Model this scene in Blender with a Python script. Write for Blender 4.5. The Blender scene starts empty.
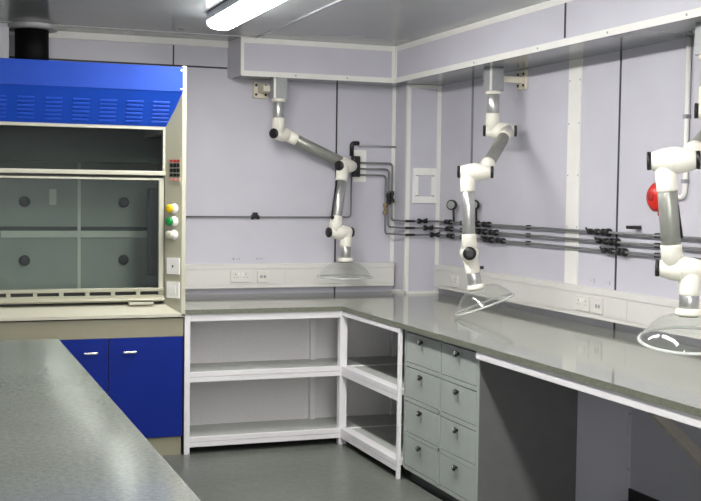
import bpy, bmesh, math
from mathutils import Vector as V, Matrix

SC = bpy.context.scene
COL = SC.collection

# ------------------------------------------------------------------ materials
def mat(name, col, rough=.5, metal=0.0, noise=None, bump=None, spec=.5, coat=0.0):
    m = bpy.data.materials.new(name); m.use_nodes = True
    nt = m.node_tree; b = nt.nodes['Principled BSDF']
    b.inputs['Base Color'].default_value = (*col, 1)
    b.inputs['Roughness'].default_value = rough
    b.inputs['Metallic'].default_value = metal
    b.inputs['Specular IOR Level'].default_value = spec
    if coat: b.inputs['Coat Weight'].default_value = coat
    tc = nt.nodes.new('ShaderNodeTexCoord')
    if noise:                                  # (scale, amount, detail): mottled colour of the material itself
        prev = None
        for (s, a, d) in noise:
            n = nt.nodes.new('ShaderNodeTexNoise'); n.inputs['Scale'].default_value = s; n.inputs['Detail'].default_value = d
            nt.links.new(tc.outputs['Object'], n.inputs['Vector'])
            mr = nt.nodes.new('ShaderNodeMapRange')
            mr.inputs['From Min'].default_value = .3; mr.inputs['From Max'].default_value = .7
            mr.inputs['To Min'].default_value = 1 - a; mr.inputs['To Max'].default_value = 1 + a
            nt.links.new(n.outputs['Fac'], mr.inputs['Value'])
            if prev is None: prev = mr.outputs[0]
            else:
                mu = nt.nodes.new('ShaderNodeMath'); mu.operation = 'MULTIPLY'
                nt.links.new(prev, mu.inputs[0]); nt.links.new(mr.outputs[0], mu.inputs[1]); prev = mu.outputs[0]
        vm = nt.nodes.new('ShaderNodeVectorMath'); vm.operation = 'SCALE'
        vm.inputs[0].default_value = col
        nt.links.new(prev, vm.inputs['Scale']); nt.links.new(vm.outputs[0], b.inputs['Base Color'])
    if bump:
        n = nt.nodes.new('ShaderNodeTexNoise'); n.inputs['Scale'].default_value = bump[0]
        nt.links.new(tc.outputs['Object'], n.inputs['Vector'])
        bp = nt.nodes.new('ShaderNodeBump'); bp.inputs['Strength'].default_value = bump[1]; bp.inputs['Distance'].default_value = .002
        nt.links.new(n.outputs['Fac'], bp.inputs['Height']); nt.links.new(bp.outputs[0], b.inputs['Normal'])
    return m

def glass_mat(name, tint, gloss, rough=.02, frost=0.0):
    m = bpy.data.materials.new(name); m.use_nodes = True
    nt = m.node_tree; nt.nodes.remove(nt.nodes['Principled BSDF'])
    out = nt.nodes['Material Output']
    t = nt.nodes.new('ShaderNodeBsdfTransparent'); t.inputs[0].default_value = (*tint, 1)
    g = nt.nodes.new('ShaderNodeBsdfGlossy'); g.inputs['Roughness'].default_value = rough
    g.inputs['Color'].default_value = (.95, .97, .95, 1)
    lw0 = nt.nodes.new('ShaderNodeLayerWeight'); lw0.inputs['Blend'].default_value = .5
    pw = nt.nodes.new('ShaderNodeMath'); pw.operation = 'POWER'; pw.inputs[1].default_value = 4.0
    lw = nt.nodes.new('ShaderNodeMath'); lw.operation = 'MULTIPLY_ADD'; lw.inputs[1].default_value = .7; lw.inputs[2].default_value = .045
    nt.links.new(lw0.outputs['Facing'], pw.inputs[0]); nt.links.new(pw.outputs[0], lw.inputs[0])
    mu = nt.nodes.new('ShaderNodeMath'); mu.operation = 'MULTIPLY'; mu.inputs[1].default_value = gloss; mu.use_clamp = True
    mx = nt.nodes.new('ShaderNodeMixShader')
    nt.links.new(lw.outputs[0], mu.inputs[0]); nt.links.new(mu.outputs[0], mx.inputs[0])
    nt.links.new(t.outputs[0], mx.inputs[1]); nt.links.new(g.outputs[0], mx.inputs[2])
    last = mx
    if frost:
        df = nt.nodes.new('ShaderNodeBsdfDiffuse'); df.inputs[0].default_value = (.85, .87, .85, 1)
        m2 = nt.nodes.new('ShaderNodeMixShader'); m2.inputs[0].default_value = frost
        nt.links.new(mx.outputs[0], m2.inputs[1]); nt.links.new(df.outputs[0], m2.inputs[2]); last = m2
    nt.links.new(last.outputs[0], out.inputs['Surface'])
    return m

def emit_mat(name, col, s):
    m = bpy.data.materials.new(name); m.use_nodes = True
    b = m.node_tree.nodes['Principled BSDF']
    b.inputs['Base Color'].default_value = (.9, .9, .9, 1)
    b.inputs['Emission Color'].default_value = (*col, 1); b.inputs['Emission Strength'].default_value = s
    return m

M = dict(
    wall=mat('wall_panel_lilac', (.560, .550, .615), .42, noise=[(3, .03, 2)]),
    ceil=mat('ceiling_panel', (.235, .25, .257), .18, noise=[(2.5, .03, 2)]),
    trim=mat('white_trim', (.80, .79, .76), .45, noise=[(9, .02, 2)]),
    gasket=mat('dark_gasket', (.035, .035, .04), .6, noise=[(30, .1, 2)]),
    greyjoint=mat('grey_joint', (.22, .22, .26), .6, noise=[(30, .1, 2)]),
    floor=mat('floor_vinyl', (.128, .138, .122), .33, noise=[(4, .12, 3), (28, .16, 3), (90, .15, 3)]),
    skirt=mat('black_skirting', (.012, .012, .013), .5, noise=[(10, .1, 2)]),
    top=mat('worktop_granite', (.215, .226, .193), .09, spec=.85, noise=[(3.5, .05, 3), (70, .16, 4), (210, .14, 2)]),
    edge=mat('worktop_edge', (.15, .16, .12), .4, noise=[(60, .2, 3)]),
    isl=mat('island_granite', (.225, .24, .212), .14, noise=[(3, .06, 3), (60, .14, 4), (190, .15, 2)]),
    white=mat('white_frame_paint', (.80, .78, .80), .38, noise=[(12, .02, 2)]),
    shelf=mat('shelf_board', (.47, .49, .465), .35, noise=[(8, .06, 3), (90, .1, 2)]),
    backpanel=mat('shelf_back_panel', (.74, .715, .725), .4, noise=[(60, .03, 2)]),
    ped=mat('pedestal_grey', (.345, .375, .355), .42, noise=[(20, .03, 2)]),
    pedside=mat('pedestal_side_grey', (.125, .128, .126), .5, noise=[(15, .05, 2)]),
    plinth=mat('plinth_dark', (.06, .065, .065), .5, noise=[(15, .05, 2)]),
    cream=mat('cream_steel', (.41, .40, .30), .4, noise=[(8, .02, 2)]),
    creaml=mat('cream_light', (.52, .51, .41), .38, noise=[(8, .02, 2)]),
    beige=mat('beige_fascia', (.30, .285, .20), .45, noise=[(8, .03, 2)]),
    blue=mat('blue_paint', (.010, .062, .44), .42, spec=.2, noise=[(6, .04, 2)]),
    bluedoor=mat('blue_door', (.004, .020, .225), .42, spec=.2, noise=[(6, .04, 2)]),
    black=mat('black_plastic', (.008, .008, .009), .4, noise=[(40, .1, 2)]),
    duct=mat('black_duct', (.002, .002, .0025), .6, spec=.15, noise=[(20, .1, 2)]),
    chrome=mat('chrome', (.62, .62, .62), .25, .8, noise=[(30, .04, 2)]),
    steel=mat('brushed_steel', (.50, .50, .49), .32, .72, noise=[(40, .06, 2)]),
    alu=mat('aluminium_matt', (.36, .37, .38), .5, .3, noise=[(40, .04, 2)]),
    armgrey=mat('arm_tube_grey', (.30, .305, .275), .34, .35, noise=[(40, .05, 2)]),
    arm=mat('arm_white_plastic', (.86, .835, .745), .35, noise=[(14, .015, 2)]),
    brace_shaded=mat('white_brace_shaded', (.30, .265, .24), .5, noise=[(20, .05, 2)]),  # white brace paint, with the shade under the bench put into the colour
    bracket=mat('bracket_cream', (.70, .65, .54), .45, noise=[(20, .03, 2)]),
    dpipe=mat('pipe_dark_grey', (.17, .175, .175), .38, .3, noise=[(50, .1, 2)]),
    lpipe=mat('pipe_light_grey', (.34, .34, .36), .4, noise=[(50, .05, 2)]),
    brass=mat('brass_tone', (.30, .23, .13), .4, .6, noise=[(50, .1, 2)]),
    plastic=mat('white_plastic', (.85, .84, .80), .35, noise=[(14, .015, 2)]),
    trunk=mat('trunking_plastic', (.685, .672, .645), .42, noise=[(6, .015, 2)]),
    sockface=mat('socket_face', (.70, .685, .645), .35, noise=[(14, .015, 2)]),
    greymark=mat('grey_mark', (.30, .30, .33), .6, noise=[(40, .1, 2)]),
    red=mat('red_plastic', (.60, .022, .014), .38, noise=[(25, .08, 2)]),
    redkey=mat('red_key', (.45, .03, .03), .5, noise=[(25, .05, 2)]),
    pinkkey=mat('pink_key', (.60, .26, .22), .5, noise=[(25, .05, 2)]),
    yellow=mat('yellow_plastic', (.80, .55, .01), .35, noise=[(25, .05, 2)]),
    green=mat('green_plastic', (.01, .27, .06), .35, noise=[(25, .05, 2)]),
    baffle=mat('baffle_grey_green', (.44, .475, .45), .5, noise=[(4, .06, 3)]),
    rail=mat('baffle_rail', (.88, .89, .83), .4, noise=[(6, .04, 2)]),
    knob=mat('dark_green_knob', (.004, .02, .018), .4, noise=[(25, .05, 2)]),
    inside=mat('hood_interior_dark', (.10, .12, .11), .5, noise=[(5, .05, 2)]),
    wglass=glass_mat('added_window_glass', (.93, .95, .95), 1.0),
    glass=glass_mat('sash_glass', (.79, .825, .80), 1.1),
    dglass=glass_mat('upper_glass', (.50, .56, .50), 1.2),
    dome=glass_mat('clear_dome', (.945, .955, .945), .9, .08, .035),
    rim=glass_mat('dome_rim', (.88, .90, .88), 2.5, .15, .38),
    lens=emit_mat('lamp_diffuser', (1.0, .98, .945), 56.0),
    lampbody=mat('lamp_body', (.50, .50, .54), .4, noise=[(14, .02, 2)]),
    dial=mat('gauge_dial', (.30, .32, .30), .3, noise=[(30, .05, 2)]),
)

# ------------------------------------------------------------------ mesh builder
class MB:
    def __init__(s): s.bm = bmesh.new()
    def _mark(s, faces, mi, smooth):
        for f in faces: f.material_index = mi; f.smooth = smooth
    def box(s, x0, x1, y0, y1, z0, z1, bev=0.0, mi=0, seg=2):
        r = bmesh.ops.create_cube(s.bm, size=1.0)
        vs = r['verts']
        for v in vs:
            v.co = V(((x0 + x1) / 2 + v.co.x * (x1 - x0), (y0 + y1) / 2 + v.co.y * (y1 - y0), (z0 + z1) / 2 + v.co.z * (z1 - z0)))
        fs = list({f for v in vs for f in v.link_faces})
        s._mark(fs, mi, False)
        if bev > 0:
            es = list({e for v in vs for e in v.link_edges})
            bmesh.ops.bevel(s.bm, geom=es, offset=bev, segments=seg, profile=.5, affect='EDGES', material=-1)
        return s
    def poly(s, pts, mi=0):
        f = s.bm.faces.new([s.bm.verts.new(p) for p in pts]); f.material_index = mi; return s
    def hexa(s, p, mi=0):
        """eight corners: bottom loop 0-3, top loop 4-7"""
        v = [s.bm.verts.new(q) for q in p]
        fs = [s.bm.faces.new([v[i] for i in q]) for q in ((3, 2, 1, 0), (4, 5, 6, 7), (0, 1, 5, 4), (1, 2, 6, 5), (2, 3, 7, 6), (3, 0, 4, 7))]
        s._mark(fs, mi, False); bmesh.ops.recalc_face_normals(s.bm, faces=fs); return s
    def prism(s, prof, axis, a, b, mi=0):
        """profile in the other two axes (in xyz order), swept from a to b along axis"""
        def P(q, t):
            q = list(q); q.insert('xyz'.index(axis), t); return q
        A = [s.bm.verts.new(P(q, a)) for q in prof]; B = [s.bm.verts.new(P(q, b)) for q in prof]
        n = len(prof); fs = [s.bm.faces.new(A), s.bm.faces.new(B[::-1])]
        for i in range(n): fs.append(s.bm.faces.new([A[i], B[i], B[(i + 1) % n], A[(i + 1) % n]]))
        s._mark(fs, mi, False); bmesh.ops.recalc_face_normals(s.bm, faces=fs); return s
    def lathe(s, p, d, prof, n=28, mi=0, smooth=True, closed=True):
        """prof: list of (distance along d, radius)"""
        p = V(p); d = V(d).normalized()
        u = d.orthogonal().normalized(); w = d.cross(u)
        rings = []
        for (t, r) in prof:
            rings.append([s.bm.verts.new(p + d * t + (u * math.cos(2 * math.pi * k / n) + w * math.sin(2 * math.pi * k / n)) * r) for k in range(n)])
        fs = []
        for i in range(len(rings) - 1):
            for k in range(n):
                fs.append(s.bm.faces.new([rings[i][k], rings[i][(k + 1) % n], rings[i + 1][(k + 1) % n], rings[i + 1][k]]))
        s._mark(fs, mi, smooth)
        if closed:
            for ring in (rings[0], rings[-1]):
                f = s.bm.faces.new(ring); f.material_index = mi; fs.append(f)
        bmesh.ops.recalc_face_normals(s.bm, faces=fs)
        return s
    def cyl(s, a, b, r, r2=None, n=24, mi=0):
        a = V(a); b = V(b); L = (b - a).length; r2 = r if r2 is None else r2
        c = min(.003, r * .15, L * .2)
        return s.lathe(a, b - a, [(0, r - c), (c, r), (L - c, r2), (L, r2 - c)], n, mi)
    def tube(s, pts, r, n=10, mi=0, bend=.03, steps=5):
        """swept round tube with rounded corners"""
        pts = [V(p) for p in pts]; path = [pts[0]]
        for i in range(1, len(pts) - 1):
            a, b, c = pts[i - 1], pts[i], pts[i + 1]
            l = min(bend, (a - b).length * .45, (c - b).length * .45)
            p0 = b + (a - b).normalized() * l; p1 = b + (c - b).normalized() * l
            for k in range(steps + 1):
                t = k / steps; path.append(p0 * (1 - t) ** 2 + b * 2 * t * (1 - t) + p1 * t * t)
        path.append(pts[-1])
        d0 = (path[1] - path[0]).normalized(); u = d0.orthogonal().normalized(); rings = []
        for i, p in enumerate(path):
            d = (path[min(i + 1, len(path) - 1)] - path[max(i - 1, 0)]).normalized()
            u = (u - d * u.dot(d)).normalized(); w = d.cross(u)
            rings.append([s.bm.verts.new(p + (u * math.cos(2 * math.pi * k / n) + w * math.sin(2 * math.pi * k / n)) * r) for k in range(n)])
        fs = []
        for i in range(len(rings) - 1):
            for k in range(n): fs.append(s.bm.faces.new([rings[i][k], rings[i][(k + 1) % n], rings[i + 1][(k + 1) % n], rings[i + 1][k]]))
        s._mark(fs, mi, True)
        for q in (rings[0], rings[-1]): fs.append(s.bm.faces.new(q))
        bmesh.ops.recalc_face_normals(s.bm, faces=fs); return s
    def build(s, name, mats, parent=None):
        if not isinstance(mats, (list, tuple)): mats = [mats]
        off = V((0, 0, 0)); q = parent
        while q is not None: off += q.location; q = q.parent
        if parent is None:
            zs = [v.co for v in s.bm.verts]
            lo = V([min(c[i] for c in zs) for i in range(3)]); hi = V([max(c[i] for c in zs) for i in range(3)])
            off = V(((lo.x + hi.x) / 2, (lo.y + hi.y) / 2, lo.z))
        for v in s.bm.verts: v.co -= off
        me = bpy.data.meshes.new(name); s.bm.to_mesh(me); s.bm.free()
        for m in mats: me.materials.append(m)
        o = bpy.data.objects.new(name, me); COL.objects.link(o)
        if parent is None: o.location = off
        else: o.parent = parent
        return o

def empty(name, loc):
    o = bpy.data.objects.new(name, None); COL.objects.link(o); o.location = loc; o.empty_display_size = .1; return o
def tag(o, label, cat, group=None):
    o['label'] = label; o['category'] = cat
    if group: o['group'] = group
    return o
def struct(o, label=None):
    o['kind'] = 'structure'
    if label: o['label'] = label
    return o
def lab(o, l): o['label'] = l; return o
def SCREW(parent, a, b, r, n=10): return MB().cyl(a, b, r, n=n).build('screw', M['greymark'], parent)

# ------------------------------------------------------------------ key sizes (metres)
YB, XW = 7.951, 3.552             # back wall, right wall
XL, YN, ZC = -2.6, -3.6, 2.68     # far side wall, near wall, ceiling
YF, XE = 6.939, 2.519             # worktop front edges
SX, SY, SZ = 3.169, 7.672, 2.425  # boxed beam under the ceiling
CX, CY = 3.290, 7.715             # boxed column in the corner

# ------------------------------------------------------------------ room shell
struct(MB().box(XL - .1, XW + .1, YN - .1, YB + .1, -.1, 0).build('floor', M['floor']))
struct(MB().box(XL - .1, XW + .1, YN - .1, YB + .1, ZC, ZC + .1).build('ceiling', M['ceil']))
struct(MB().box(XL - .1, XW + .1, YB, YB + .1, 0, ZC).build('wall_back', M['wall']))
struct(MB().box(XW, XW + .1, YN, YB, 0, ZC).build('wall_right', M['wall']))
struct(MB().box(XL - .1, XL, YN, YB, 0, ZC).build('wall_left', M['wall']))
# near wall behind the camera: an added, unseen window that lets in frontal fill light
WX0, WX1, WZ0, WZ1 = -2.3, .45, .95, 2.3
wf = MB().box(XL - .1, WX0, YN - .1, YN, 0, ZC).box(WX1, XW + .1, YN - .1, YN, 0, ZC).box(WX0, WX1, YN - .1, YN, 0, WZ0).box(WX0, WX1, YN - .1, YN, WZ1, ZC)
struct(wf.build('wall_front', M['wall']))
wn = struct(empty('added_window_1', ((WX0 + WX1) / 2, YN - .05, WZ0)))
fm = MB()
for k in range(5):
    x = WX0 + (WX1 - WX0 - .05) * k / 4; fm.box(x, x + .05, YN - .08, YN - .03, WZ0, WZ1)
fm.box(WX0, WX1, YN - .08, YN - .03, WZ0, WZ0 + .05).box(WX0, WX1, YN - .08, YN - .03, WZ1 - .05, WZ1)
fm.build('frame', M['white'], wn)
MB().box(WX0 + .03, WX1 - .03, YN - .058, YN - .052, WZ0 + .03, WZ1 - .03).build('pane', M['wglass'], wn)
dl_ = bpy.data.lights.new('added_fill', 'AREA'); dl_.shape = 'RECTANGLE'; dl_.size = WX1 - WX0; dl_.size_y = WZ1 - WZ0  # added area light outside the made-up window, fills the shelf interiors
dl_.energy = 185; dl_.color = (1.0, .97, .93)
do = bpy.data.objects.new('added_fill', dl_); COL.objects.link(do)
do.location = ((WX0 + WX1) / 2, YN - .16, (WZ0 + WZ1) / 2); do.rotation_euler = (math.radians(90), 0, 0)
# boxed beam: two arms of an L
b = MB().hexa([(2.035, SY, SZ), (2.15, SY, SZ), (2.15, YB, SZ), (2.006, YB, SZ), (2.035, SY, ZC), (2.15, SY, ZC), (2.15, YB, ZC), (2.006, YB, ZC)]).box(2.15, XW, SY, YB, SZ, ZC).box(SX, XW, YN, SY, SZ, ZC)
struct(b.build('ceiling_beam', M['wall']))
struct(MB().box(2.045, XW, SY + .005, YB, SZ - .004, SZ + .002).box(SX + .006, XW, YN, SY + .02, SZ - .004, SZ + .002).build('trim_1', M['ceil']))
struct(MB().box(CX, XW, CY, YB, .90, SZ).build('corner_column', M['wall']))
# white trims on the beam
t = MB()
w = .036
t.box(2.030, SX, SY - .006, SY, SZ - .006, SZ + w - .006).box(SX - .006, SX, YN, SY, SZ - .006, SZ + w - .006)
t.box(2.030, SX, SY - .006, SY, ZC - w, ZC).box(SX - .006, SX, YN, SY, ZC - w, ZC)
t.box(SX - .03, SX, SY - .008, SY - .001, SZ, ZC).box(SX - .008, SX - .001, SY - .03, SY, SZ, ZC)
t.box(2.028, 2.05, SY - .007, SY, SZ - .005, ZC).box(2.030, 2.036, SY, SY + .02, SZ, ZC)
tr = struct(t.build('trim_2', M['trim']))
for yy in (4.93, 5.62, 6.4, 4.30): SCREW(tr, (SX - .006, yy, SZ + .012), (SX - .0085, yy, SZ + .012), .006, n=10)
for xx in (2.42, 2.80): SCREW(tr, (xx, SY - .006, SZ + .012), (xx, SY - .0085, SZ + .012), .006, n=10)
# cove along the top of the back wall
struct(MB().box(XL, 2.005, YB - .03, YB, ZC - .045, ZC).build('trim_3', M['trim']))
# white edge strips on the column, and along its foot
t = MB()
t.box(CX - .004, CX + .022, CY - .006, CY, .90, SZ - .005).box(CX - .006, CX, CY - .004, CY + .022, .90, SZ - .005)
t.box(XW - .03, XW, CY - .006, CY, .90, SZ - .005).box(CX, XW, CY - .0055, CY, SZ - .03, SZ - .005)
t.box(CX - .010, XW, CY - .014, CY, .90, .918).box(CX - .012, CX, CY - .014, YB, .90, .918)
t.box(CX - .028, CX, YB - .006, YB, 1.12, SZ - .005)
struct(t.build('trim_4', M['trim']))
# wide white cover strip on the right wall
cs = struct(MB().box(XW - .006, XW, 5.785, 5.925, 1.11, SZ - .005).build('trim_5', M['trim']))
for yy in (5.80, 5.91):
    for zz in (1.45, 1.75, 2.05, 2.3): SCREW(cs, (XW - .006, yy, zz), (XW - .008, yy, zz), .005, n=8)
# dark panel joints
t = MB()
t.box(2.820, 2.832, YB - .002, YB, .90, SZ).box(1.617, 1.627, YB - .002, YB, 2.50, ZC - .045).box(-2.6, 2.005, YB - .002, YB, 2.488, 2.500)
t.box(XW - .002, XW, 5.388, 5.404, .90, SZ)
t.box(SX - .002, SX, 5.335, 5.352, SZ + w, ZC - w)
struct(t.build('trim_6', M['gasket']))
struct(MB().box(XW - .002, XW, 7.18, 7.21, 1.12, SZ).box(XW - .002, XW, 3.2, 3.22, 1.12, SZ).build('trim_7', M['greyjoint']))
struct(MB().box(2.128, 2.140, YN, SY, ZC - .004, ZC).box(XL, 2.128, 7.62, 7.635, ZC - .003, ZC).build('trim_8', M['lampbody']))
# boxed service void under the worktops, with edge strips on its end panel
BX, BY, BE = 3.122, 7.335, 5.212
bxm = MB().box(BX, XW, BE, BY, 0, .870).box(1.50, XW, BY, YB, 0, .870)
struct(bxm.build('service_void_wall', M['wall']))
struct(MB().box(1.55, BX, BY - .012, BY, 0, .066).box(BX - .012, BX, 6.0, BY - .012, 0, .066).build('baseboard_back', M['skirt']))
struct(MB().box(XW - .012, XW, YN, BE - .006, 0, .066).build('baseboard_right', M['skirt']))
cp = struct(MB().box(BX + .002, BX + .022, BE - .003, BE, 0, .868).box(XW - .024, XW, BE - .003, BE, 0, .868).box(3.196, 3.222, BE - .003, BE, 0, .868).build('trim_9', M['wall']))
for xx in (3.209, XW - .012):
    for zz in (.17, .47, .76): SCREW(cp, (xx, BE - .003, zz), (xx, BE - .006, zz), .006, n=8)

# ------------------------------------------------------------------ worktops
wt = MB()
pts = [(1.495, YF), (XE, YF), (XE, 1.6), (XW - .002, 1.6), (XW - .002, CY - .014), (CX - .012, CY - .014), (CX - .012, YB - .002), (1.495, YB - .002)]
wt.prism(pts, 'z', .872, .90)
for f in wt.bm.faces:
    if abs(f.normal.z) < .5: f.material_index = 1
wtop = wt.build('worktop', [M['top'], M['edge']])
tag(wtop, 'grey speckled L-shaped worktop running along two walls above white shelves and drawers', 'worktop')

# white tube frame and bracket carrying the long bench arm
fr = empty('bench_frame', (2.54, 3.3, .80)); tag(fr, 'white steel rail with diagonal braces under the long open worktop arm', 'bench frame')
fa = MB().box(2.527, 2.562, 1.62, 5.035, .828, .871, .003).build('rail', M['white'], fr)
fb = MB().box(3.50, 3.535, 1.62, 5.035, .832, .871, .003).build('rail', M['white'], fr)
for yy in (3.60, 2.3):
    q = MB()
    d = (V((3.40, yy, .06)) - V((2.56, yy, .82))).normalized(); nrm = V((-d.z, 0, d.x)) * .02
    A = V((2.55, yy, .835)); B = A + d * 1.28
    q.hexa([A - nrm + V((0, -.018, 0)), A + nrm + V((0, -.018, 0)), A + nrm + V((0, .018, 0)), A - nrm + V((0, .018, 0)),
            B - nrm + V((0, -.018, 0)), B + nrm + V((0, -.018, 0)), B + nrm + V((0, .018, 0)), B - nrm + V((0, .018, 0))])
    lab(q.build('brace', M['brace_shaded'], fr), 'white diagonal brace, shade put into its brown colour')
    MB().box(2.562, 3.50, yy - .018, yy + .018, .836, .871, .002).build('cross_bar', M['white'], fr)

# ------------------------------------------------------------------ island bench in the foreground
isl = empty('island_bench', (-.35, 3.4, 0)); tag(isl, 'speckled grey bench top in front of the blue fume cupboard doors', 'bench')
MB().box(-1.15, .612, 1.25, 5.735, .872, .90, .003).build('worktop', M['isl'], isl)
MB().box(-1.08, .50, 1.32, 5.66, .10, .872).build('cabinet_body', M['ped'], isl)
MB().box(-1.04, .44, 1.36, 5.62, 0, .10).build('plinth', M['plinth'], isl)

# ------------------------------------------------------------------ white shelving
def post(parent, x0, y0, z1=.872, w=.036, name='post'):
    return MB().box(x0, x0 + w, y0, y0 + w, 0, z1, .002).build(name, M['white'], parent)
def rail(parent, *b): return MB().box(*b, .002).build('rail', M['white'], parent)
sh = empty('shelving_unit', (2.0, 7.4, 0)); tag(sh, 'white framed open shelving under the back worktop, beside the blue fume cupboard', 'shelving', 'white shelving under the worktops')
for (x, y) in ((1.497, 6.951), (1.497, 7.297), (2.43, 7.297), (3.02, 7.297)): post(sh, x, y)
post(sh, 2.514, 6.951, w=.05)
rail(sh, 1.533, 2.514, 6.953, 6.985, .826, .871)
rail(sh, 2.566, 3.118, 6.955, 6.985, .838, .871)
for z in (.448, .043):
    rail(sh, 1.533, 2.514, 6.953, 6.985, z, z + .032)
    rail(sh, 2.566, 3.118, 6.955, 6.985, z, z + .032)
    rail(sh, 1.50, 1.53, 6.987, 7.297, z, z + .032)
    bd = MB().box(1.500, 3.118, 6.968, 7.332, z + .034, z + .060).build('shelf_board', M['shelf'], sh)
    MB().box(1.533, 2.514, 6.951, 6.967, z + .033, z + .064, .002).build('lipping', M['white'], bd)
    MB().box(2.566, 3.116, 6.951, 6.967, z + .033, z + .064, .002).build('lipping', M['white'], bd)
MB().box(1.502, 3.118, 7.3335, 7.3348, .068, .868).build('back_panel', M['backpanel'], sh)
sr = empty('shelving_unit', (2.8, 6.45, 0)); tag(sr, 'white framed open shelving between the corner post and the grey drawer unit', 'shelving', 'white shelving under the worktops')
for (x, y) in ((2.522, 5.990), (3.085, 5.992)): post(sr, x, y, w=.022)
rail(sr, 2.524, 2.554, 6.012, 6.948, .838, .871)
for z in (.448, .043):
    rail(sr, 2.524, 2.554, 6.012, 6.948, z, z + .032)
    bd = MB().box(2.592, 3.118, 6.014, 6.948, z + .034, z + .058).build('shelf_board', M['shelf'], sr)
    MB().box(2.523, 2.59, 6.012, 6.946, z + .033, z + .064, .002).build('lipping', M['white'], bd)

# ------------------------------------------------------------------ drawer pedestal
XD = 2.556
dp = empty('drawer_unit', (2.84, 5.5, 0)); tag(dp, 'grey green cabinet of eight small drawers beside the white shelving', 'drawer unit')
body = MB()
body.box(XD + .018, 3.113, 5.052, 5.987, .086, .868)
body.box(XD, XD + .02, 5.052, 5.074, .075, .868).box(XD, XD + .02, 5.498, 5.520, .075, .868).box(XD, XD + .02, 5.972, 5.987, .075, .868)
for z in (.070, .264, .462, .660): body.box(XD, XD + .02, 5.074, 5.972, z, z + .022)
body.box(XD, XD + .02, 5.074, 5.972, .856, .868)
body.build('carcass', M['ped'], dp)
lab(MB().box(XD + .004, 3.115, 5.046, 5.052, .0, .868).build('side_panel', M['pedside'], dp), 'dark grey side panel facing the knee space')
MB().box(XD + .05, 3.10, 5.06, 5.98, 0, .086).build('plinth', M['plinth'], dp)
for (y0, y1) in ((5.077, 5.495), (5.523, 5.969)):
    for z in (.092, .286, .484, .682):
        z1 = z + .174 if z < .6 else .853
        d = MB().box(XD + .001, XD + .03, y0 + .003, y1 - .003, z + .003, z1 - .004, .0015).build('drawer', M['ped'], dp)
        yc, zc = (y0 + y1) / 2, z1 - .036
        k = MB().lathe((XD + .001, yc, zc), (-1, 0, 0), [(0, .008), (.010, .008), (.012, .015), (.020, .016), (.026, .012), (.028, .004)], 16).build('knob', M['black'], d)
        lab(MB().cyl((XD - .026, yc - .004, zc + .004), (XD - .0285, yc - .004, zc + .004), .0095, n=12).build('lock', M['chrome'], k), 'chrome lock face')
        lab(MB().box(XD - .004, XD - .001, yc - .006, yc + .004, zc - .045, zc - .012).build('key', M['steel'], k), 'small key hanging below the knob')

# ------------------------------------------------------------------ fume cupboard
HX0, HX1 = -.315, 1.497
fh = empty('fume_cupboard', (.59, 7.4, 0)); tag(fh, 'large cream fume cupboard with blue top and glass sash, left of the white shelving', 'fume cupboard')
FZ = .86
# outer shell (sides, back, roof)
c = MB()
c.box(HX1 - .027, HX1, 6.932, 7.90, FZ, 2.384, .004).box(HX0, HX0 + .027, 6.932, 7.90, FZ, 2.384, .004)
c.box(HX0 + .027, HX1 - .027, 7.86, 7.90, FZ, 2.37).box(HX0 + .027, HX1 - .027, 6.96, 7.86, 2.345, 2.37)
c.build('shell', M['creaml'], fh)
# splayed jambs
IX = 1.388; JX = HX1 - .027; YI = 7.035
for sgn in (0, 1):
    f = (lambda x: x) if not sgn else (lambda x: HX0 + HX1 - x)
    j = MB().hexa([(f(JX), 6.934, .865), (f(JX), 7.10, .865), (f(IX), 7.10, .935), (f(IX), YI, .935),
                   (f(JX), 6.934, 2.32), (f(JX), 7.10, 2.32), (f(IX), 7.10, 2.32), (f(IX), YI, 2.32)]).build('jamb', M['cream'], fh)
    if not sgn: jamb = j
jd = V((IX - JX, YI - 6.934, 0)).normalized(); jn = V((-(YI - 6.934), IX - JX, 0)).normalized()
if jn.y > 0: jn = -jn
def onj(s, z): return V((JX, 6.934, z)) + jd * s     # point on the splayed jamb, s metres in from its outer edge
JL = (V((IX, YI, 0)) - V((JX, 6.934, 0))).length
def plate(s0, s1, z0, z1, th, off=0, m=None, mi=0):
    m = m or MB(); a = onj(s0, z0) + jn * off; b_ = onj(s1, z0) + jn * off; h = V((0, 0, z1 - z0)); n = jn * th
    m.hexa([a, b_, b_ + n, a + n, a + h, b_ + h, b_ + n + h, a + n + h], mi); return m
# sloped sill with front lip
MB().prism([(6.932, .860), (6.932, .878), (YI, .930), (7.10, .930), (7.10, .860)], 'x', HX0 + .027, HX1 - .004).build('sill', M['creaml'], fh)
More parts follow.
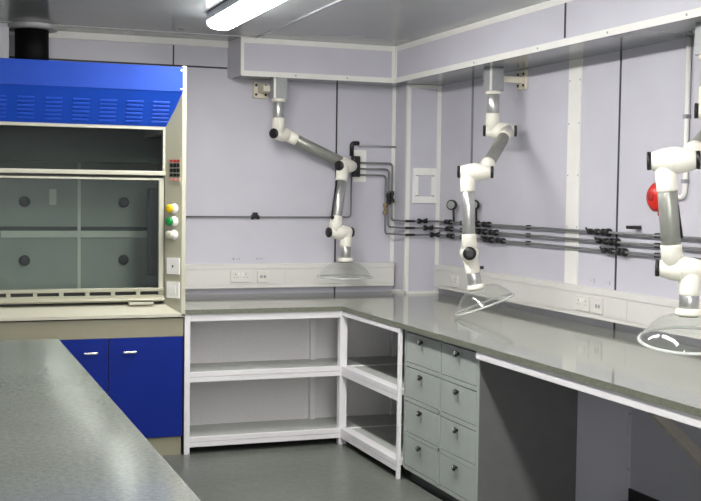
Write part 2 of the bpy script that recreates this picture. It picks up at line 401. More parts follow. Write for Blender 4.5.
# blue top: upright fascia and the sloped louvre panel
bt = MB().box(HX0 + .02, HX1 - .025, 6.920, 6.95, 2.226, 2.376, .003).build('top_fascia', M['blue'], fh)
for z in (2.242, 2.356): lab(MB().box(1.455, 1.468, 6.915, 6.921, z - .007, z + .007, .002).build('screw', M['chrome'], bt), 'bright screw head')
lp = MB()
za, ya, zb, yb_ = 2.228, 6.924, 2.020, YI - .004
lp.hexa([(HX0 + .112, yb_, zb), (IX + .012, yb_, zb), (IX + .012, yb_ + .02, zb), (HX0 + .112, yb_ + .02, zb),
         (HX0 + .022, ya, za), (HX1 - .026, ya, za), (HX1 - .026, ya + .02, za), (HX0 + .022, ya + .02, za)])
nz = V((0, -(za - zb), -(yb_ - ya))).normalized(); dz = V((0, ya - yb_, za - zb)).normalized(); SL = math.hypot(za - zb, yb_ - ya)
for k in range(-4, 6):
    x0 = .510 + .158 * k
    if x0 < HX0 + .13: continue
    for r in range(6):
        s_ = .030 + .026 * r; p = V((0, yb_, zb)) + dz * s_
        prof = [p - dz * .006, p + dz * .006, p + dz * .003 + nz * .003, p - dz * .006 + nz * .0055]
        A = [lp.bm.verts.new((x0, q.y, q.z)) for q in prof]; B = [lp.bm.verts.new((x0 + .098, q.y, q.z)) for q in prof]
        fs = [lp.bm.faces.new(A), lp.bm.faces.new(B[::-1])] + [lp.bm.faces.new([A[i], B[i], B[(i + 1) % 4], A[(i + 1) % 4]]) for i in range(4)]
        bmesh.ops.recalc_face_normals(lp.bm, faces=fs)
lp.build('louvre_panel', M['blue'], fh)
# fixed upper light
uf = MB().box(HX0 + .112, IX + .012, YI, YI + .03, 2.000, 2.022, .002).box(HX0 + .112, IX + .012, YI - .004, YI + .03, 1.721, 1.748, .004)
uf.box(IX - .014, IX + .012, YI, YI + .03, 1.748, 2.0, .002).box(HX0 + .112, HX0 + .138, YI, YI + .03, 1.748, 2.0, .002)
uf = uf.build('upper_frame', M['creaml'], fh)
lab(MB().box(HX0 + .128, IX - .004, YI + .052, YI + .060, 1.690, 1.724).build('head_seal', M['black'], fh), 'dark gap above the sliding sash')
lab(MB().box(HX0 + .135, IX - .012, YI + .012, YI + .018, 1.748, 2.0).build('pane', M['dglass'], uf), 'dark glass pane')
# sliding sash
sa = MB().box(IX - .034, IX - .004, YI + .012, YI + .05, .99, 1.70, .003).box(HX0 + .128, HX0 + .158, YI + .012, YI + .05, .99, 1.70, .003).box(HX0 + .128, IX - .004, YI + .012, YI + .05, 1.692, 1.704)
sa = sa.build('sash', M['creaml'], fh)
lab(MB().box(HX0 + .155, IX - .032, YI + .03, YI + .036, 1.03, 1.70).build('pane', M['glass'], sa), 'grey tinted glass pane')
hr = MB()
hx0, hx1 = HX0 + .128, IX - .004
hr.box(hx0, hx1, YI - .004, YI + .05, 1.010, 1.031, .003).box(hx0, hx1, YI - .004, YI + .05, .972, .988, .002).box(hx0, hx1, YI + .03, YI + .05, .984, 1.014)
for k in range(-4, 7):
    x0 = .475 + .1526 * k - .0246
    if hx0 < x0 < hx1 - .02: hr.box(x0, x0 + .0246, YI - .002, YI + .04, .986, 1.012)
hr.prism([(YI + .05, .974), (YI - .004, .974), (YI - .022, .968), (YI - .028, .960), (YI - .022, .952), (YI - .006, .948), (YI + .05, .948)], 'x', hx0, hx1)
hr = hr.build('handle_rail', M['cream'], sa)
MB().box(1.165, 1.315, YI - .034, YI + .01, .932, .947, .002).build('stop_plate', M['creaml'], fh)
lab(MB().box(hx0, hx1, YI + .028, YI + .031, .986, 1.012).build('slot_backing', M['black'], sa), 'dark slots along the sash rail')
MB().box(hx0, IX, YI + .06, YI + .10, .93, .962).build('sash_gap', M['black'], fh)
# inside of the chamber
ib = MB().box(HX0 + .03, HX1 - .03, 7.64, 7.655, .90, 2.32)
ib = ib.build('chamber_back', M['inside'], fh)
for (x0, x1) in ((-.30, .29), (.30, .936), (.944, 1.462)):
    for (z0, z1) in ((.935, 1.362), (1.388, 1.80)):
        MB().box(x0, x1, 7.60, 7.612, z0, z1, .002).build('baffle', M['baffle'], fh)
for (x0, x1) in ((-.17, .28), (.455, .93), (.95, 1.435)):
    MB().box(x0, x1, 7.588, 7.600, 1.318, 1.362, .002).build('baffle_rail', M['rail'], fh)
for x in (.295, .940):
    MB().box(x - .010, x + .010, 7.594, 7.600, .935, 1.80).build('joint_strip', M['rail'], fh)
for x in (-.04, .599, 1.226):
    for z in (1.548, 1.172):
        MB().lathe((x, 7.60, z), (0, -1, 0), [(0, .03), (.004, .034), (.016, .034), (.022, .028), (.023, .01)], 20).build('baffle_knob', M['knob'], fh)
lab(MB().box(.753, .797, 7.597, 7.600, 1.528, 1.630).build('notice', M['plastic'], fh), 'small white notice on the back baffle')
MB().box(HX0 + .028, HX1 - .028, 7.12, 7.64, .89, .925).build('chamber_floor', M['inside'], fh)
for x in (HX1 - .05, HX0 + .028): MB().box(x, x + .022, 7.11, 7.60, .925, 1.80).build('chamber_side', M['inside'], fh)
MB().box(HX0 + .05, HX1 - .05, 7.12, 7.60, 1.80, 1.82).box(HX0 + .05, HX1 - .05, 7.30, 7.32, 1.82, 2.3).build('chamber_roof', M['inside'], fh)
lab(MB().box(1.325, 1.405, 7.20, 7.30, 1.09, 1.64, .004).build('service_panel', M['plinth'], fh), 'dark upright service panel on the side wall')
MB().lathe((1.42, 7.14, 1.04), (-1, 0, 0), [(0, .012), (.03, .012), (.032, .028), (.045, .03), (.05, .02)], 18).build('tap', M['lampbody'], fh)
# base cupboard
MB().box(HX0 + .004, HX1 - .006, 6.958, 7.90, .738, .85).build('fascia', M['beige'], fh)
MB().box(HX0 + .004, HX1 - .006, 6.982, 7.90, .112, .738).build('base_carcass', M['beige'], fh)
MB().box(HX0 + .02, HX1 - .014, 6.972, 7.90, 0, .112).build('plinth', M['beige'], fh)
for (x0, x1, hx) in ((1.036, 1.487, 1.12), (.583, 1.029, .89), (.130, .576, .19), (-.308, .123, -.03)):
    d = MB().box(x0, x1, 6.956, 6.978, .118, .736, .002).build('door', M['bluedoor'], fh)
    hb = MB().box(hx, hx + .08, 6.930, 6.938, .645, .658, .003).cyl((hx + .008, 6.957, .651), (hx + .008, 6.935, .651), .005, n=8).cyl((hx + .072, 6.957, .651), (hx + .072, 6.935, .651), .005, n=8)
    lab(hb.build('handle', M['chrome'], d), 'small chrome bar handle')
MB().box(HX1 - .006, HX1 - .0005, 6.95, 7.90, 0, .85).build('side_gap_panel', M['black'], fh)
# controls on the jamb
kp = plate(.006, .096, 1.672, 1.838, .004).build('keypad', M['cream'], fh)
ks = MB()
rows = [(1.804, 1.818, 0), (1.772, 1.796, 1), (1.742, 1.764, 1), (1.716, 1.734, 1), (1.690, 1.706, 2)]
for (z0, z1, mi) in rows:
    for c_ in range(3):
        s0 = .013 + c_ * .027; plate(s0, s0 + .020, z0, z1, .005, .004, ks, mi)
lab(ks.build('key', [M['redkey'], M['black'], M['pinkkey']], kp), 'rows of red, black and pink keys')
for (z, mm, l) in ((1.520, M['yellow'], 'yellow round service knob'), (1.442, M['green'], 'green round service knob'), (1.360, M['creaml'], 'cream round service knob')):
    p = onj(.055, z)
    k = MB().lathe(p, jn, [(0, .030), (.006, .032), (.012, .028), (.016, .02), (.03, .02)], 20).build('knob_base', M['plastic'], fh)
    lab(MB().lathe(p + jn * .028 - V((.008, 0, 0)), jn, [(0, .022), (.004, .026), (.016, .026), (.021, .018), (.022, .006)], 20).build('service_knob', mm, k), l)
for (z, dot) in ((1.168, True), (1.022, False)):
    k = plate(.010, .106, z - .05, z + .05, .010).build('switch_plate', M['plastic'], fh)
    if dot: lab(MB().cyl(onj(.058, z) + jn * .010, onj(.058, z) + jn * .013, .006, n=10).build('indicator', M['black'], k), 'small dark indicator')
    else: plate(.033, .083, z - .025, z + .025, .003, .010).build('rocker', M['plastic'], k)

# exhaust duct from the fume cupboard roof to the ceiling
du = empty('exhaust_duct', (.655, 7.72, 2.37)); tag(du, 'black round exhaust duct rising from the fume cupboard to the ceiling', 'duct')
MB().lathe((.655, 7.72, 2.372), (0, 0, 1), [(0, .106), (.30, .106)], 36).build('pipe', M['duct'], du)
lab(MB().lathe((.655, 7.72, 2.648), (0, 0, 1), [(0, .108), (.0, .160), (.006, .165), (.031, .165)], 36, closed=False).build('ceiling_flange', M['alu'], du), 'grey ring flange at the ceiling')
MB().box(.42, .51, 7.66, 7.78, 2.371, ZC - .002, .004).build('side_conduit', M['lampbody'], du)

# ------------------------------------------------------------------ ceiling lamps
def lamp(x, y0, y1, label):
    e = empty('ceiling_lamp', (x, (y0 + y1) / 2, ZC - .096)); tag(e, label, 'lamp', 'fluorescent ceiling battens')
    MB().box(x - .085, x + .085, y0, y1, ZC - .049, ZC - .001, .006).build('housing', M['lampbody'], e)
    p = [(x - .083, ZC - .050), (x - .078, ZC - .074), (x - .055, ZC - .09), (x - .02, ZC - .096), (x + .02, ZC - .096), (x + .055, ZC - .09), (x + .078, ZC - .074), (x + .083, ZC - .050)]
    q = MB(); q.prism(p, 'y', y0 + .006, y1 - .006); q.build('diffuser', M['lens'], e)
    return e
lamp(1.650, 5.20, 6.72, 'bright white fluorescent batten on the ceiling in front of the boxed beam')
lamp(1.650, 3.30, 4.82, 'second fluorescent batten from the boxed beam, just out of view')
lamp(1.650, 1.20, 2.72, 'third fluorescent batten of the ceiling row')
lamp(1.650, -.70, .82, 'fourth fluorescent batten of the ceiling row')
lamp(1.650, -2.60, -1.08, 'last fluorescent batten of the row, near the added window')

# ------------------------------------------------------------------ trunking and sockets
tb = empty('dado_trunking', (2.4, 7.92, .945)); tag(tb, 'white dado trunking on the back wall above the worktop, ending at the boxed column', 'trunking', 'white dado trunking')
MB().box(1.50, CX - .014, 7.90, YB, .945, 1.117, .004).build('body', M['trunk'], tb)
MB().box(1.50, CX - .014, 7.894, 7.901, 1.082, 1.117, .002).box(1.50, CX - .014, 7.894, 7.901, .945, .968, .002).build('edge_band', M['trunk'], tb)
MB().box(1.50, 2.42, 7.8965, 7.901, .970, 1.080, .001).box(2.423, CX - .014, 7.8965, 7.901, .970, 1.080, .001).build('cover', M['trunk'], tb)
tq = empty('dado_trunking', (3.52, 4.8, .945)); tag(tq, 'white dado trunking along the right wall under the three dark pipes', 'trunking', 'white dado trunking')
MB().box(XW - .051, XW, 1.6, 7.655, .948, 1.117, .004).build('body', M['trunk'], tq)
MB().box(XW - .057, XW - .05, 1.6, 7.655, 1.082, 1.117, .002).box(XW - .057, XW - .05, 1.6, 7.655, .948, .968, .002).build('edge_band', M['trunk'], tq)
cv = MB()
for (a, c_) in ((1.6, 3.2), (3.203, 5.20), (5.203, 6.6), (6.603, 7.655)): cv.box(XW - .0545, XW - .05, a, c_, .970, 1.080, .001)
cv.build('cover', M['trunk'], tq)

def socket(x, y, z, wdt, wall, label, double):
    """wall: 'b' on the back trunking, 'r' on the right-wall trunking"""
    e = empty('wall_socket', (x, y, z - .043)); tag(e, label, 'socket', 'sockets on the trunking')
    h = wdt / 2
    def bx(u0, u1, z0, z1, d0, d1, bev=0):
        return (x + u0, x + u1, y - d1, y - d0, z + z0, z + z1, bev) if wall == 'b' else (x - d1, x - d0, y - u1, y - u0, z + z0, z + z1, bev)
    MB().box(*bx(-h, h, -.043, .043, 0, .010, .003)).build('faceplate', M['sockface'], e)
    if double:
        pin = MB()
        for u in (-h * .52, h * .52):
            pin.box(*bx(u - .003, u + .003, .008, .02, .0095, .0108)).box(*bx(u - .014, u - .006, -.010, -.005, .0095, .0108)).box(*bx(u + .006, u + .014, -.010, -.005, .0095, .0108))
        pin.build('pin_holes', M['greymark'], e)
        for u in (-h * .18, h * .18):
            MB().box(*bx(u - .007, u + .007, .006, .03, .0095, .0135, .001)).build('switch', M['plastic'], e)
    else:
        pin = MB().box(*bx(-.022, -.004, -.012, .008, .0095, .0108)).box(*bx(.004, .022, -.012, .008, .0095, .0108)); pin.build('data_port', M['greymark'], e)
    return e
socket(2.098, 7.8962, 1.030, .146, 'b', 'white double power socket on the back wall trunking near the fume cupboard', True)
socket(2.262, 7.8962, 1.028, .086, 'b', 'small square outlet beside the double socket on the back wall trunking', False)
socket(XW - .0548, 5.630, 1.025, .146, 'r', 'white double power socket on the right wall trunking below the white cover strip', True)
socket(XW - .0548, 5.468, 1.025, .086, 'r', 'square outlet on the right wall trunking below the dark panel joint', False)
socket(XW - .0548, 7.33, 1.022, .146, 'r', 'double socket on the right wall trunking behind the middle arm', True)

def sticker(x, y, z, wall, marks, label):
    e = empty('label_sticker', (x, y, z)); tag(e, label, 'label', 'stickers above the sockets')
    def bx(u0, u1, z0, z1, d0, d1): return (x + u0, x + u1, y - d1, y - d0, z + z0, z + z1) if wall == 'b' else (x - d1, x - d0, y - u1, y - u0, z + z0, z + z1)
    MB().box(*bx(-.045, .045, -.014, .014, 0, .001)).build('backing', M['wall'], e)
    q = MB()
    for (u, ww, hh) in marks: q.box(*bx(u, u + ww, -hh, hh, .001, .0016))
    q.build('mark', M['greymark'], e)
sticker(2.085, YB, 1.150, 'b', [(-.03, .012, .007), (0, .006, .004), (.016, .008, .005)], 'faint small label with marks on the back wall above the double socket')
sticker(2.252, YB, 1.150, 'b', [(-.025, .008, .005), (-.006, .01, .004), (.014, .008, .005)], 'faint small label on the back wall above the small square outlet')
sticker(XW, 5.625, 1.152, 'r', [(-.02, .004, .005), (.012, .008, .014)], 'small label on the right wall above the double socket')
sticker(XW, 5.465, 1.152, 'r', [(-.02, .004, .004), (.010, .008, .012)], 'small label on the right wall above the square outlet')

# access panel on the column
ap = empty('access_panel', (3.43, CY, 1.56)); tag(ap, 'square white access frame on the boxed column above the dark pipes', 'access panel')
MB().box(3.335, 3.376, CY - .013, CY, 1.562, 1.818, .002).box(3.480, 3.520, CY - .013, CY, 1.562, 1.818, .002).box(3.376, 3.480, CY - .013, CY, 1.766, 1.818, .002).box(3.376, 3.480, CY - .013, CY, 1.562, 1.612, .002).build('frame', M['plastic'], ap)
MB().box(3.376, 3.480, CY - .005, CY, 1.612, 1.766).build('panel', M['wall'], ap)
for (x, z) in ((3.364, 1.762), (3.492, 1.762), (3.364, 1.616), (3.492, 1.616)): MB().box(x - .012, x + .012, CY - .0145, CY - .0125, z - .0035, z + .0035).build('catch', M['greymark'], ap)

# ------------------------------------------------------------------ service pipes
R = .0070
def valve(m, p, d, L=.075, r=.019):
    p = V(p); d = V(d).normalized()
    m.cyl(p - d * L * .5, p - d * L * .18, r, n=14); m.cyl(p + d * L * .18, p + d * L * .5, r * .9, n=14); m.cyl(p - d * L * .2, p + d * L * .2, r * .62, n=12)
def handle(m, p, d, out, L=.05):
    """lever of a quarter-turn valve standing off the pipe"""
    p = V(p); d = V(d).normalized(); out = V(out)
    m.cyl(p, p + out * .034, .008, n=10)
    a = p + out * .036; u = (d * .75 + V((0, 0, .66))).normalized()
    m.tube([a - u * .012, a + u * L], .0065, 8)
mani = empty('valve_manifold', (2.975, YB, 1.76)); tag(mani, 'black gas outlet block on a white plate behind the arm beside the fume cupboard', 'gas outlet')
MB().box(2.962, 3.060, YB - .006, YB, 1.712, 1.945, .002).build('wall_plate', M['plastic'], mani)
MB().box(2.945, 2.998, YB - .05, YB - .006, 1.748, 1.90, .005).build('block', M['black'], mani)
XR = XW - .028; YCF = CY - .03; YBK = YB - .028
specs = [
    ('topmost of three dark service pipes from the gas outlet along the right wall', 1.852, 3.258, 1.432, 3.404, 6.903, 5.585, 5.46),
    ('middle one of three dark service pipes from the gas outlet along the right wall', 1.808, 3.232, 1.382, 3.452, 6.80, 5.49, 5.375),
    ('lowest of three dark service pipes from the gas outlet along the right wall', 1.763, 3.208, 1.332, 3.505, 6.70, 5.435, 5.30)]
for i, (l, zt, xd, zl, xv, yv, yv2, yv3) in enumerate(specs):
    e = empty('service_pipe', (3.25, 7.8, zl)); tag(e, l, 'pipe', 'dark service pipes')
    xs = CX - .03
    pts = [(2.998, YBK, zt), (xd, YBK, zt), (xd, YBK, zl), (xs if xd > xs else xd, YBK - .002, zl), (xs, YCF, zl), (XR, YCF, zl), (XR, 1.7, zl)]
    if xd <= xs: pts = [(2.998, YBK, zt), (xd, YBK, zt), (xd, YBK, zl), (xs, YCF, zl), (XR, YCF, zl), (XR, 1.7, zl)]
    if i == 0: pts = [(2.998, YBK, zt), (xs, YBK, zt), (xs, YBK, zl), (xs, YCF, zl), (XR, YCF, zl), (XR, 1.7, zl)]
    MB().tube(pts[:3] if False else pts, R, 12, bend=.03).build('pipe', M['dpipe'], e)
    def V1(m): m.build('valve', M['black'], e)
    m = MB(); valve(m, (xv, YCF, zl), (1, 0, 0)); handle(m, (xv, YCF, zl), (1, 0, 0), (0, -1, 0), .03); V1(m)
    m = MB(); valve(m, (XR, 7.50 - .02 * i, zl), (0, 1, 0), .09); V1(m)
    m = MB(); valve(m, (XR, yv, zl), (0, 1, 0), .10, .02); V1(m)
    m = MB(); valve(m, (XR, yv + .17, zl), (0, 1, 0), .11, .022); handle(m, (XR, yv + .17, zl), (0, 1, 0), (-1, 0, 0), .03); V1(m)
    m = MB(); valve(m, (XR, yv2, zl), (0, 1, 0), .10, .018); handle(m, (XR, yv2, zl), (0, 1, 0), (-1, 0, 0), .03); V1(m)
    m = MB(); valve(m, (XR, yv3, zl), (0, 1, 0), .07, .023); V1(m)
    m = MB(); valve(m, (XR, 4.2 - .09 * i, zl), (0, 1, 0), .10, .02); V1(m)
    m = MB(); m.cyl((3.30 - .03, YCF, zl), (3.345, YCF, zl), R * 1.3, n=12); m.build('sleeve', M['black'], e)
    zv = (1.605, 1.59, 1.515)[i]; xv_ = xs if i == 0 else xd
    m = MB(); valve(m, (xv_, YBK, zv), (0, 0, 1), .085, .019); m.build('valve', M['black'] if i < 2 else M['brass'], e)
    for yy in (7.3, 6.35, 5.0, 3.9): MB().box(XR - .004, XW - .0005, yy - .006, yy + .006, zl - .013, zl + .013, .002).build('clip', M['black'], e)
    if i == 0:
        for (yy, zz) in ((7.405, 1.555), (7.05, 1.56)):
            g = MB().lathe((XR - .012, yy, zz), (-.75, -.66, 0), [(0, .030), (.002, .037), (.026, .037), (.030, .032)], 24).build('gauge', M['black'], e)
            MB().lathe((XR - .012 - .75 * .0305, yy - .66 * .0305, zz), (-.75, -.66, 0), [(0, .028), (.001, .026)], 24).build('dial', M['dial'], g)
            MB().cyl((XR - .004, yy, zz - .03), (XR, yy, zl), .008, n=10).build('gauge_stem', M['black'], e)
        m = MB().box(XR - .04, XW, 5.165, 5.21, zl + .028, zl + .046, .003); m.build('bracket', M['black'], e)

bp = empty('service_pipe', (2.3, 7.93, 1.45)); tag(bp, 'single grey pipe on the back wall between the fume cupboard and the gas outlet', 'pipe', 'pipes on the back wall')
MB().tube([(1.50, YB - .018, 1.449), (2.940, YB - .018, 1.452), (2.940, YB - .018, 1.93)], .0054, 10).build('pipe', M['dpipe'], bp)
MB().tube([(2.940, YB - .018, 1.90), (2.940, YB - .018, 1.995), (2.995, YB - .018, 1.995)], .016, 12, bend=.025).build('elbow', M['black'], bp)
lab(MB().tube([(2.99, YB - .018, 1.976), (CX, YB - .018, 1.976)], .007, 8).build('branch', M['lpipe'], bp), 'thin light grey branch to the column')
m = MB(); valve(m, (2.213, YB - .018, 1.449), (1, 0, 0), .06, .017); m.box(2.195, 2.231, YB - .03, YB, 1.452, 1.482, .003); m.build('valve', M['black'], bp)

# red alarm sounder and its conduit
rb = empty('alarm_sounder', (XW, 4.955, 1.54)); tag(rb, 'red round alarm sounder on the right wall behind the nearest arm', 'alarm')
MB().box(XW - .03, XW, 4.905, 5.005, 1.580, 1.680, .006).build('base', M['red'], rb)
MB().lathe((XW - .03, 4.955, 1.63), (-1, 0, 0), [(0, .068), (.012, .074), (.035, .074), (.05, .060), (.062, .04), (.064, .02)], 30).build('dome', M['red'], rb)
MB().lathe((XW - .094, 4.955, 1.63), (-1, 0, 0), [(0, .02), (.008, .018), (.009, .006)], 16).build('horn', M['redkey'], rb)
MB().box(XW - .05, XW - .01, 4.93, 4.96, 1.535, 1.56, .004).build('terminal', M['redkey'], rb)
cd = empty('conduit', (XW - .02, 4.81, 1.62)); tag(cd, 'white conduit running down from the boxed beam to the red sounder', 'conduit')
MB().tube([(XW - .014, 4.785, SZ - .004), (XW - .014, 4.785, 1.63), (XW - .014, 4.90, 1.63)], .0125, 10, bend=.04).build('tube', M['plastic'], cd)
for z in (2.02, 1.70): MB().box(XW - .03, XW, 4.77, 4.80, z, z + .02, .002).build('clip', M['greymark'], cd)

# ------------------------------------------------------------------ extraction arms
def joint(parent, c, ax, off, d1, l1, d2, l2, half=.092, r=.050, rs=.043, o2=None):
    """barrel across ax; socket d1 leaves the half at +off, socket d2 the half at -off (or o2)"""
    c = V(c); ax = V(ax).normalized(); d1 = V(d1).normalized(); d2 = V(d2).normalized()
    o2 = -off if o2 is None else o2
    m = MB()
    m.lathe(c - ax * half, ax, [(0, r * .60), (half * .12, r * .72), (half * .55, r * .95), (half * .93, r * 1.04), (half * .99, r * 1.04), (half * 1.0, r * 1.0), (half * 1.01, r * 1.04), (half * 1.07, r * 1.04), (half * 1.45, r * .95), (half * 1.88, r * .72), (half * 2, r * .60)], 32)
    p1 = c + ax * off; p2 = c + ax * o2
    m.lathe(p1, d1, [(0, rs * 1.06), (l1 - .012, rs), (l1 - .002, rs), (l1, rs - .003)], 28)
    m.lathe(p2, d2, [(0, rs * 1.06), (l2 - .012, rs), (l2 - .002, rs), (l2, rs - .003)], 28)
    j = m.build('joint', M['arm'], parent)
    for s in (1, -1):
        e = c + ax * half * s
        MB().lathe(e - ax * s * .004, ax * s, [(0, r * .68), (.012, r * .72), (.017, r * .68), (.018, r * .3)], 24).build('cap', M['black'], j)
    return p1 + d1 * (l1 - .004), p2 + d2 * (l2 - .004)

def dome(parent, p, d, R0=.195, H=.115):
    """clear hood: collar, flange, shell, rim"""
    p = V(p); d = V(d).normalized()
    prof = [(.0, .046), (.006, .060)]
    for k in range(1, 13):
        a = k / 12 * math.pi / 2
        prof.append((.006 + (H - .006) * (k / 12) ** 2.0, .060 + (R0 - .060) * k / 12))
    sh_ = MB().lathe(p, d, prof, 48, closed=False).build('hood', M['dome'], parent)
    MB().lathe(p + d * (H - .004), d, [(0, R0 - .004), (-.001, R0 + .004), (.006, R0 + .009), (.011, R0 + .006), (.011, R0 - .004), (0, R0 - .004)], 48, closed=False).build('rim', M['rim'], sh_)

def collar(parent, a, d, l_metal, slots=False):
    a = V(a); d = V(d).normalized()
    b_ = a + d * l_metal
    m = MB().cyl(a, b_, .040, n=28)
    tub = lab(m.build('steel_collar', M['steel'], parent), 'bright steel collar')
    MB().lathe(b_ - d * .002, d, [(0, .046), (.004, .052), (.022, .056), (.028, .052), (.030, .044)], 28).build('flange', M['arm'], parent)
    MB().lathe(b_ + d * .026, d, [(0, .042), (.006, .040), (.007, .01)], 24).build('nozzle', M['black'], parent)
    return b_ + d * .026

def hanger(parent, x, y, wall_plate, bar, rot=0.0):
    q = MB(); h = .0485
    q.box(-h, h, -h, h, SZ - .148, SZ - .004, .004)
    for v in q.bm.verts:
        c_, s_ = math.cos(rot), math.sin(rot); v.co.x, v.co.y = x + v.co.x * c_ - v.co.y * s_, y + v.co.x * s_ + v.co.y * c_
    hb_ = lab(q.build('hanger_box', M['alu'], parent), 'square grey hanger box under the beam')
    MB().box(x - h - .001, x - h + .014, y - h - .001, y - h + .004, SZ - .147, SZ - .005).build('corner_strip', M['plastic'], hb_)
    MB().lathe((x, y, SZ - .148), (0, 0, -1), [(0, .046), (.004, .048), (.02, .046)], 24).build('ring', M['arm'], parent)
    lab(MB().cyl((x, y, SZ - .16), (x, y, 2.12), .038, n=28).build('upper_tube', M['steel'], parent), 'bright steel upright tube')
    wp = MB().box(*wall_plate, .004).build('wall_plate', M['bracket'], parent)
    MB().box(*bar, .003).build('bracket_bar', M['bracket'], parent)
    x0, x1, y0, y1, z0, z1 = wall_plate
    for z in (z0 + .025, z1 - .025):
        if x1 - x0 > y1 - y0:
            for xx in (x0 + .02, x1 - .02): MB().cyl((xx, y0, z), (xx, y0 - .006, z), .009, n=10).build('bolt', M['black'], wp)
        else:
            for yy in (y0 + .02, y1 - .02): MB().cyl((x0, yy, z), (x0 - .006, yy, z), .009, n=10).build('bolt', M['black'], wp)

GRP = 'white articulated extraction arms'
# arm 1, on the back wall side
a1 = empty('extraction_arm', (2.318, 7.72, 1.0)); tag(a1, 'white jointed extraction arm nearest the fume cupboard, its clear hood near the back wall', 'extraction arm', GRP)
hanger(a1, 2.318, 7.735, (2.190, 2.300, YB - .022, YB, 2.292, 2.408), (2.22, 2.30, 7.78, YB - .022, 2.33, 2.37))
ax = V((-.80, -.59, 0)).normalized(); off = .046
c1 = V((2.318, 7.735, 2.035)) - ax * off
E1 = V((2.845, 7.775, 1.822))
pr_ = c1 - ax * off
dl = (E1 - ax * off - pr_).normalized()
_, s1 = joint(a1, c1, ax, off, (0, 0, 1), .11, dl, .085)
lowtop = E1 + ax * off
ld = V((2.706, 7.63, 1.345)) - lowtop; ld.normalize()
s2, e2 = joint(a1, E1, ax, off, ld, .115, -dl, .085)
lab(MB().cyl(s1, e2, .037, n=28).build('tube', M['armgrey'], a1), 'grey steel tube')
b1 = V((-.979, -.205, 0)).normalized()
J1 = lowtop + ld * .495 - b1 * .046
s3, e3 = joint(a1, J1, b1, .046, -ld, .115, (0, 0, -1), .100, half=.088)
lab(MB().cyl(s2, s3, .038, n=28).build('tube', M['steel'], a1), 'bright steel tube')
rod = MB().tube([s2 + V((-.045, -.03, -.0)), s3 + V((-.047, -.03, .0))], .007, 8); rod.cyl(s3 + V((-.047, -.03, .0)), s3 + V((-.047, -.05, .0)), .013, n=10)
rod.build('spring_rod', M['black'], a1)
fl = collar(a1, e3, (0, 0, -1), .085)
dome(a1, fl - V((0, 0, .0)), (.0, .0, -1), .192, .108)

# arm 2, middle
a2 = empty('extraction_arm', (3.34, 6.47, 1.0)); tag(a2, 'white jointed extraction arm in the middle of the three, above the grey drawer unit', 'extraction arm', GRP)
hanger(a2, 3.340, 6.480, (XW - .022, XW, 6.42, 6.53, 2.295, 2.415), (3.37, XW - .022, 6.455, 6.50, 2.335, 2.372))
p = V((.886, -.463, 0)); off = .046
c1 = V((3.340, 6.480, 2.030)) + p * off
E2 = V((3.012, 6.05, 1.762))
dl = (E2 + p * off - (c1 + p * off)).normalized()
s1, up = joint(a2, c1, p, off, dl, .11, (0, 0, 1), .11)
lowtop = E2 - p * off
J2t = V((2.988, 6.06, 1.289))
ld = (J2t - lowtop).normalized()
e2, s2 = joint(a2, E2, p, off, -dl, .12, ld, .115)
lab(MB().cyl(s1, e2, .037, n=28).build('tube', M['armgrey'], a2), 'grey steel tube')
q = V((.43, .90, 0)).normalized()
c3 = J2t + q * .035
nd = (p * .20 + V((0, 0, -.975))).normalized()
s3, e3 = joint(a2, c3, q, -.035, -ld, .11, nd, .125, half=.085, r=.055)
lab(MB().cyl(s2, s3, .038, n=28).build('tube', M['steel'], a2), 'bright steel tube')
MB().cyl(e3 + p * .04 + V((0, 0, .03)), e3 + p * .062 + V((0, 0, .03)), .010, n=10).build('clamp_screw', M['black'], a2)
fl = collar(a2, e3, nd, .074)
dome(a2, fl - nd * .012 + p * .016, p * .36 + V((0, 0, -.93)), .180, .108)

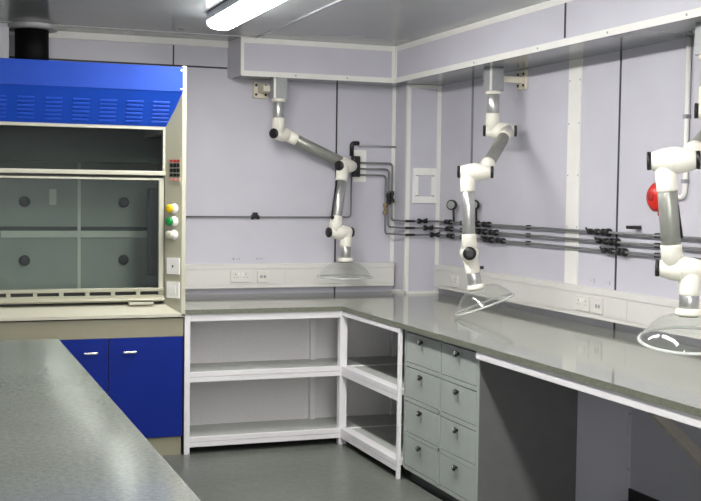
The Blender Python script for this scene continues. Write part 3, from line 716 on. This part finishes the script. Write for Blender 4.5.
# arm 3, nearest
a3 = empty('extraction_arm', (3.34, 4.36, 1.0)); tag(a3, 'nearest white extraction arm at the picture edge, in front of the red sounder', 'extraction arm', GRP)
hanger(a3, 3.340, 4.365, (XW - .022, XW, 4.31, 4.42, 2.295, 2.415), (3.37, XW - .022, 4.345, 4.385, 2.335, 2.372))
p = V((.809, -.588, 0)); off = .046
c1 = V((3.340, 4.365, 2.025)) + p * off
E3 = V((2.861, 3.95, 1.780))
pt = (p + V((0, 0, .03))).normalized()
dl = (E3 + pt * .05 - (c1 + p * off)).normalized()
s1, up = joint(a3, c1, p, off, dl, .12, (0, 0, 1), .11)
lowtop = E3 - pt * .034
J3 = V((2.915, 3.95, 1.338))
ld = (J3 - p * .030 - lowtop).normalized()
e2, s2 = joint(a3, E3, pt, .050, -dl, .13, ld, .125, r=.054, o2=-.034)
lab(MB().cyl(s1, e2, .037, n=28).build('tube', M['armgrey'], a3), 'grey steel tube')
s3, e3 = joint(a3, J3, p, .032, (0, 0, -1), .108, -ld, .10, o2=-.034)
lab(MB().cyl(s2, e3, .040, n=28).build('tube', M['armgrey'], a3), 'grey steel tube')
MB().tube([s2 + p * .042 + V((0, 0, -.06)), e3 + p * .043 + V((0, 0, .03))], .005, 8).build('spring_rod', M['black'], a3)
fl = collar(a3, s3, (0, 0, -1), .060)
dome(a3, fl, (.588 * .16, .809 * .16, -1), .195, .105)

# ------------------------------------------------------------------ camera
f, yaw, pitch, roll, cz = 1151.19, .3550, -.0502, .0134, 1.6318
fw = V((math.sin(yaw) * math.cos(pitch), math.cos(yaw) * math.cos(pitch), math.sin(pitch)))
rt = V((math.cos(yaw), -math.sin(yaw), 0)); up = rt.cross(fw)
rr = rt * math.cos(roll) + up * math.sin(roll); uu = up * math.cos(roll) - rt * math.sin(roll)
cam = bpy.data.cameras.new('camera'); co = bpy.data.objects.new('camera', cam); COL.objects.link(co)
co.matrix_world = Matrix(((rr.x, uu.x, -fw.x, 0), (rr.y, uu.y, -fw.y, 0), (rr.z, uu.z, -fw.z, cz), (0, 0, 0, 1)))
cam.sensor_fit = 'HORIZONTAL'; cam.sensor_width = 36.0; cam.lens = f * 36.0 / 701.0
cam.clip_start = .05; cam.clip_end = 100
SC.camera = co

# ------------------------------------------------------------------ world and view
w = bpy.data.worlds.new('world'); SC.world = w; w.use_nodes = True
w.node_tree.nodes['Background'].inputs[0].default_value = (.5, .5, .5, 1)
w.node_tree.nodes['Background'].inputs[1].default_value = 0.0
SC.view_settings.view_transform = 'Standard'; SC.view_settings.look = 'None'
SC.view_settings.exposure = 0.13; SC.view_settings.gamma = 1.0; SC.view_settings.use_curve_mapping = False
SC.cycles.max_bounces = 10; SC.cycles.transparent_max_bounces = 16
